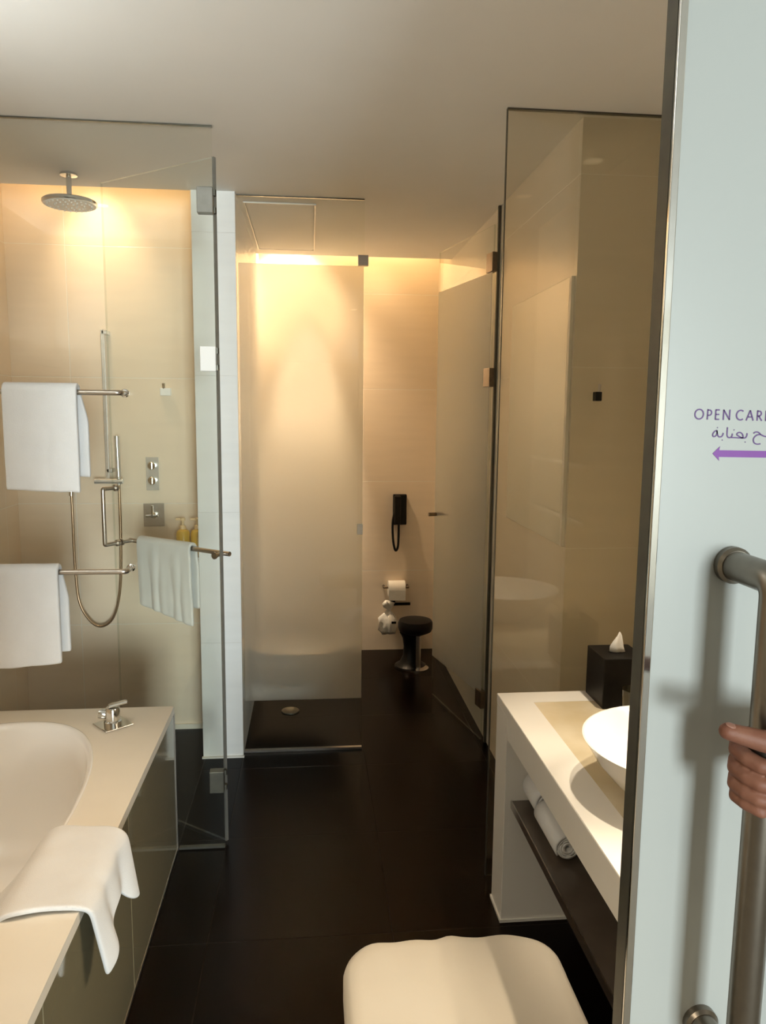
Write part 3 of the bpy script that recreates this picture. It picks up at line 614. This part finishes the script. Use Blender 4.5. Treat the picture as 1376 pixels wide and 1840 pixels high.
b = obj('vessel_basin', lathe([(0.0, 0.0005), (0.115, 0.0005), (0.125, 0.006), (0.165, 0.042), (0.205, 0.090), (0.232, 0.137), (0.236, 0.142), (0.231, 0.1425), (0.222, 0.132), (0.190, 0.085), (0.145, 0.040), (0.08, 0.020), (0.022, 0.016)], 96), M_ceramic, None, True, (0.915, 1.70, ZK))
tag(b, 'round white ceramic vessel basin on the vanity counter', 'basin')
obj('drain_cap', lathe([(0.021, 0.014), (0.021, 0.020), (0.012, 0.023), (0, 0.023)], 24), M_chrome, b, True)
t = thing('tissue_box', 'black leather tissue box cube standing on the vanity counter', 'tissue box', (1.012, 2.326, ZK))
obj('body', bx(-0.072, 0.072, -0.076, 0.076, 0.0005, 0.168, bev=0.003), M_leather, t)
obj('slot', lathe([(0.032, 0.1682), (0.032, 0.1695), (0.026, 0.1695), (0.026, 0.1682)], 24, sy=0.6), M_black, t)
bm = lathe([(0.026, 0.166), (0.022, 0.185), (0.016, 0.205), (0.008, 0.222), (0.002, 0.233), (0, 0.234)], 20, sy=0.5)
for q in bm.verts: q.co.x += 0.35*(q.co.z-0.166)**1.0*0.25 + 0.003*math.sin(q.co.z*90); q.co.y += 0.004*math.sin(q.co.x*200)
obj('tissue', bm, M_paper, t, 'all')
t = tag(obj('tumbler', lathe([(0, 0.0005), (0.032, 0.0005), (0.034, 0.004), (0.0375, 0.098), (0.0355, 0.0985), (0.032, 0.010), (0, 0.009)], 40, cap=False), glass_mat('dark_tumbler_glass', (0.55, 0.55, 0.50), 0.06), None, True, (1.005, 2.165, ZK)), 'clear drinking tumbler beside the black tissue box', 'glass')

# ------------------------------------------------------------------ stool in front
t = thing('vanity_stool', 'cream upholstered stool with rounded corners at the vanity', 'stool', (0.322, 1.385, 0))
def rrect(hx, hy, r, n=10):
    pts = []
    for cxs, cys, a0 in ((1, 1, 0), (-1, 1, 90), (-1, -1, 180), (1, -1, 270)):
        for j in range(n+1):
            a = math.radians(a0 + 90*j/n); pts.append((cxs*(hx-r) + r*math.cos(a), cys*(hy-r) + r*math.sin(a)))
        nx, ny = {0: (-1, 1), 90: (-1, -1), 180: (1, -1), 270: (1, 1)}[a0]
        e0 = pts[-1]; e1 = (nx*(hx-r), ny*hy) if a0 in (0, 180) else (nx*hx, ny*(hy-r))
        for j in range(1, 24): pts.append((e0[0]+(e1[0]-e0[0])*j/24, e0[1]+(e1[1]-e0[1])*j/24))
    return pts
bm = bmesh.new(); rings = []
for ins, z in ((0.02, 0.365), (0.004, 0.372), (0.0, 0.385), (0.0, 0.435), (0.004, 0.449), (0.016, 0.458), (0.04, 0.461), (0.12, 0.463), (0.2, 0.464)):
    rings.append([bm.verts.new((x, y, z + (0.007*math.exp(-((x-0.004)/0.022)**2) + 0.002*math.sin(x*60))*(1 if z > 0.43 and y > 0.1 else 0)*max(0, 1-ins/0.12))) for x, y in rrect(0.252-ins, 0.250-ins, max(0.10-ins*0.5, 0.02))])
for a, b2 in zip(rings, rings[1:]):
    for j in range(len(a)): bm.faces.new((a[j], a[(j+1) % len(a)], b2[(j+1) % len(a)], b2[j]))
bm.faces.new(rings[0][::-1]); bm.faces.new(rings[-1])
st = obj('seat', bm, M_seat, t, 'all')
for x in (-0.19, 0.19):
    for y in (-0.19, 0.19): obj('leg', tb([(x, y, 0.0005), (x, y, 0.366)], [0.014, 0.018], 14), M_track, t, True)
obj('frame', bx(-0.20, 0.20, -0.20, 0.20, 0.345, 0.366, bev=0.003), M_track, t)

# ------------------------------------------------------------------ sliding door with handle and lettering
DY = 0.85
dr = thing('sliding_door', 'white glass sliding door with purple lettering and long steel pull handle', 'door', (0, DY, 0))
obj('panel', bx(0.4135, 1.50, 0.0, 0.012, 0.012, 2.66), M_doorw, dr)
obj('edge_profile', bx(0.4040, 0.4133, -0.0015, 0.030, 0.012, 2.66, bev=0.001), M_chrome, dr)
obj('edge_seal', bx(0.4034, 0.4039, 0.004, 0.030, 0.012, 2.66), M_track, dr)
obj('back_panel', bx(0.4135, 1.50, 0.0125, 0.030, 0.012, 2.66), M_wallp, dr)
obj('top_rail', bx(0.404, 1.50, -0.002, 0.030, 2.66, ZC-0.0005), M_steel, dr)
BX, BY = 0.508, 0.757-DY
h = obj('pull_handle', tb(fillet([(BX, -0.012, 1.522), (BX, BY, 1.522), (BX, BY, 0.910), (BX, -0.012, 0.910)], 0.022, 8), 0.0180, 28), M_hdark, dr, True)
h.location = (0, 0, 0)
for z in (1.522, 0.910):
    obj('rosette', lathe([(0.0225, 0.0002), (0.0225, 0.009), (0.019, 0.013)], 24, mtx=Matrix.Translation((BX, 0, z)) @ ROTY), M_hdark, h, True)

# --- lettering, drawn as flat strokes on the door (photo px -> metres on the door plane)
PXM = 0.000630
def ribbon(bm, pts, w, y=-0.0003, closed=False, th=0.00025):
    pts = [Vector((p[0], 0, p[1])) for p in pts]; n = len(pts); Lf, Rt = [], []
    for i in range(n):
        if closed: a, b_ = pts[(i-1) % n], pts[(i+1) % n]
        else: a, b_ = pts[max(i-1, 0)], pts[min(i+1, n-1)]
        tt = (b_-a).normalized(); nn = Vector((-tt.z, 0, tt.x)); k = 1.0
        if 0 < i < n-1 or closed:
            e = (pts[i]-pts[(i-1) % n]).normalized(); k = 1/max(0.45, abs(e.dot(tt)))
        Lf.append(pts[i]+nn*w/2*k); Rt.append(pts[i]-nn*w/2*k)
    F = [[bm.verts.new((p.x, yy, p.z)) for p in row] for yy in (y-th, y) for row in (Lf, Rt)]
    rng = range(n if closed else n-1)
    for i in rng:
        j = (i+1) % n
        for p, q in ((F[0], F[1]), (F[1], F[3]), (F[3], F[2]), (F[2], F[0])): bm.faces.new((p[i], p[j], q[j], q[i]))
    if not closed:
        bm.faces.new((F[0][0], F[1][0], F[3][0], F[2][0])); bm.faces.new((F[0][-1], F[2][-1], F[3][-1], F[1][-1]))
def arc(cx_, cz, rx, rz, a0, a1, n=20): return [(cx_+rx*math.cos(math.radians(a0+(a1-a0)*i/n)), cz+rz*math.sin(math.radians(a0+(a1-a0)*i/n))) for i in range(n+1)]
GL = {  # unit height 1, width, strokes
 'O': (0.94, [('c', arc(0.47, 0.5, 0.43, 0.46, 0, 342, 26))]),
 'P': (0.50, [('l', [(0.06, 0), (0.06, 0.96), (0.07, 0.961)]), ('l', [(0.06, 0.92)] + arc(0.22, 0.67, 0.24, 0.25, 90, -90, 12) + [(0.06, 0.42)])]),
 'E': (0.48, [('l', [(0.06, 0), (0.06, 1.0)]), ('l', [(0.06, 0.95), (0.44, 0.95)]), ('l', [(0.06, 0.52), (0.42, 0.52)]), ('l', [(0.06, 0.05), (0.44, 0.05)])]),
 'N': (0.74, [('l', [(0.06, 0), (0.06, 1.0)]), ('l', [(0.06, 0.96), (0.68, 0.04)]), ('l', [(0.68, 0), (0.68, 1.0)])]),
 'C': (0.72, [('l', arc(0.46, 0.5, 0.42, 0.46, 52, 308, 22))]),
 'A': (0.76, [('l', [(0.02, 0), (0.38, 0.98)]), ('l', [(0.38, 0.98), (0.74, 0)]), ('l', [(0.16, 0.34), (0.60, 0.34)])]),
 'R': (0.56, [('l', [(0.06, 0), (0.06, 0.96), (0.07, 0.961)]), ('l', [(0.06, 0.92)] + arc(0.22, 0.69, 0.23, 0.23, 90, -90, 12) + [(0.06, 0.46)]), ('l', [(0.20, 0.46), (0.54, 0)])]),
 'F': (0.46, [('l', [(0.06, 0), (0.06, 1.0)]), ('l', [(0.06, 0.95), (0.44, 0.95)]), ('l', [(0.06, 0.52), (0.42, 0.52)])]),
 'U': (0.66, [('l', [(0.06, 1.0)] + arc(0.33, 0.32, 0.27, 0.28, 180, 360, 14) + [(0.60, 1.0)])]),
 'L': (0.42, [('l', [(0.06, 1.0), (0.06, 0.05), (0.065, 0.05)]), ('l', [(0.06, 0.05), (0.40, 0.05)])]),
 'Y': (0.66, [('l', [(0.02, 1.0), (0.33, 0.48)]), ('l', [(0.64, 1.0), (0.33, 0.48)]), ('l', [(0.33, 0.5), (0.33, 0)])]),
}
bm = bmesh.new(); x = 0.4495; H = 0.0122
zb0 = 1.6962
for ch in 'OPEN CAREFULLY':
    if ch == ' ': x += 0.0034; continue
    wd, sts = GL[ch]
    for kind, p in sts:
        ribbon(bm, [(x+a*H, zb0+b_*H - 0.012*(x-0.4495)) for a, b_ in p], 0.0016, closed=(kind == 'c'))
    x += wd*H + 0.0039
lt = obj('lettering', bm, M_purple_d, dr); lt['label'] = 'purple Latin lettering OPEN CAREFULLY'
# Arabic line
def az(zx, zy):   # traced in the enlarged crop; converts to door metres
    pxx, pyy = 1200+zx/7.818, 680+zy/7.818
    return (0.4522+(pxx-1248)*PXM, 1.702-(pyy-745)*PXM)
bm = bmesh.new(); WA = 0.0015
def pen(pts, k=6, closed=False): ribbon(bm, [(q.x, q.z) for q in spline([(az(*p)[0], 0, az(*p)[1]) for p in pts], k)], WA)
pen([(700, 735), (660, 760), (640, 800), (655, 828), (690, 815), (706, 775), (700, 738), (712, 790), (735, 828), (775, 828), (797, 800), (800, 772)])
pen([(860, 690), (860, 760), (862, 810), (885, 840), (920, 838), (940, 815), (942, 780)])
pen([(930, 840), (1000, 842), (1060, 845), (1110, 840), (1098, 790), (1060, 765), (1020, 775), (1015, 800), (1050, 822), (1090, 842), (1140, 845), (1165, 820), (1172, 775)])
pen([(1270, 775), (1300, 758), (1340, 760), (1376, 790), (1330, 800), (1290, 830), (1275, 870), (1290, 915), (1335, 935), (1390, 930)])
pen([(1376, 790), (1430, 815), (1480, 825), (1530, 825), (1550, 800), (1552, 775)]); pen([(1530, 825), (1600, 828), (1650, 825), (1655, 785), (1625, 770), (1605, 790), (1630, 812), (1655, 815)]); pen([(1720, 690), (1722, 760), (1724, 840)])
for dx_, dy_ in ((706, 697), (793, 878), (965, 728), (1150, 905), (1520, 730), (1545, 730), (1632, 730)):
    q = az(dx_, dy_); ribbon(bm, [(q[0]-0.0006, q[1]), (q[0]+0.0006, q[1])], 0.0012)
lt = obj('arabic_lettering', bm, M_purple_d, dr); lt['label'] = 'purple Arabic lettering'
# arrow
bm = bmesh.new(); ax, azz = 0.4748, 1.6562
pl = [(0, 0), (0.0088, 0.0086), (0.0080, 0.0040), (0.098, 0.0030), (0.098, -0.0050), (0.0080, -0.0040), (0.0088, -0.0086)]
f1 = [bm.verts.new((ax+a, -0.0006, azz+b_)) for a, b_ in pl]; f2 = [bm.verts.new((ax+a, -0.0003, azz+b_)) for a, b_ in pl]
bm.faces.new(f1); bm.faces.new(f2[::-1])
for j in range(7): bm.faces.new((f1[j], f1[(j+1) % 7], f2[(j+1) % 7], f2[j]))
ar = obj('arrow_print', bm, M_purple, dr); ar['label'] = 'purple arrow pointing away from the handle'

# ------------------------------------------------------------------ hand on the pull handle
bm = bmesh.new()
def ball(p, r): bmesh.ops.create_icosphere(bm, subdivisions=2, radius=r, matrix=Matrix.Translation(p))
def limb(pts, rs, step=0.35):
    pts = [Vector(p) for p in pts]
    for (p, a), (q, b_) in zip(zip(pts, rs), zip(pts[1:], rs[1:])):
        n = max(2, int((q-p).length/(min(a, b_)*step)))
        for i in range(n+1): t_ = i/n; ball(p.lerp(q, t_), a+(b_-a)*t_)
AX, AY, BR = 0.508, 0.757, 0.0185
def around(ang, rad, z): a = math.radians(ang); return (AX+rad*math.cos(a), AY+rad*math.sin(a), z)
fingers = [  # z at knuckle, z at tip, radius, end angle
    (1.339, 1.318, 0.0098, 268), (1.318, 1.297, 0.0098, 272), (1.298, 1.279, 0.0092, 266), (1.281, 1.266, 0.0078, 240)]
for z0, z1, r, ae in fingers:
    R_ = BR + r*0.93
    limb([(AX+0.056, AY-0.012, z0+0.002), (AX+0.046, AY+0.012, z0), around(52, R_+0.004, z0-0.002)], [r*1.2, r*1.15, r*1.05])
    steps = [52, 80, 110, 140, 170, 200, 230, ae]
    limb([around(a, R_+ (0.002 if 150 < a < 190 else 0), z0+(z1-z0)*i/7) for i, a in enumerate(steps)], [r*1.05, r*1.04, r*1.05, r*1.0, r*1.03, r*0.98, r*0.95, r*0.86])
# palm, thenar and thumb
limb([(AX+0.055, AY-0.014, 1.340), (AX+0.060, AY-0.018, 1.310), (AX+0.062, AY-0.018, 1.282)], [0.0145, 0.0155, 0.0135])
limb([(AX+0.050, AY-0.030, 1.335), (AX+0.056, AY-0.038, 1.300), (AX+0.066, AY-0.050, 1.272)], [0.017, 0.019, 0.018])
limb([(AX+0.040, AY-0.040, 1.338), (AX+0.046, AY-0.050, 1.312), (AX+0.066, AY-0.066, 1.280)], [0.0165, 0.020, 0.020])
limb([(AX+0.034, AY-0.040, 1.340), (AX+0.004, AY-0.0365, 1.349), (AX-0.026, AY-0.030, 1.354), (AX-0.059, AY-0.022, 1.362)], [0.0195, 0.0148, 0.0124, 0.0098])
# wrist and forearm
limb([(AX+0.060, AY-0.055, 1.292), (AX+0.100, AY-0.095, 1.262), (AX+0.190, AY-0.190, 1.195), (AX+0.330, AY-0.330, 1.10)], [0.024, 0.024, 0.032, 0.041], 0.25)
limb([(AX+0.064, AY-0.035, 1.280), (AX+0.105, AY-0.080, 1.250), (AX+0.190, AY-0.180, 1.19)], [0.020, 0.023, 0.030], 0.25)
me = bpy.data.meshes.new('hand_raw'); bm.to_mesh(me); bm.free()
tmp = bpy.data.objects.new('hand_raw', me); C.objects.link(tmp)
md = tmp.modifiers.new('r', 'REMESH'); md.mode = 'VOXEL'; md.voxel_size = 0.0019; md.use_smooth_shade = True
sm = tmp.modifiers.new('s', 'SMOOTH'); sm.factor = 0.5; sm.iterations = 5
dg = bpy.context.evaluated_depsgraph_get(); dg.update()
hm = bpy.data.meshes.new_from_object(tmp.evaluated_get(dg)); bpy.data.objects.remove(tmp)
hm.name = 'person_hand'; hm.materials.clear(); hm.materials.append(M_skin)
for p in hm.polygons: p.use_smooth = True
hand = bpy.data.objects.new('person', hm); C.objects.link(hand)
tag(hand, 'person\'s bare hand gripping the steel pull handle of the sliding door', 'person')
tdir = Vector((-0.033, 0.008, 0.008)).normalized(); nrm = Vector((0, -0.35, 1.0)); nrm = (nrm - tdir*nrm.dot(tdir)).normalized(); sd_ = nrm.cross(tdir)
nc = Vector((AX-0.0585, AY-0.022, 1.3618)) + nrm*0.0088
bm = bmesh.new(); bmesh.ops.create_uvsphere(bm, u_segments=16, v_segments=10, radius=1.0, matrix=Matrix.Translation(nc) @ Matrix((tdir, sd_, nrm)).transposed().to_4x4() @ Matrix.Diagonal((0.0062, 0.0046, 0.0012, 1)))
nl = obj('thumb_nail', bm, M_nail, hand, 'all')
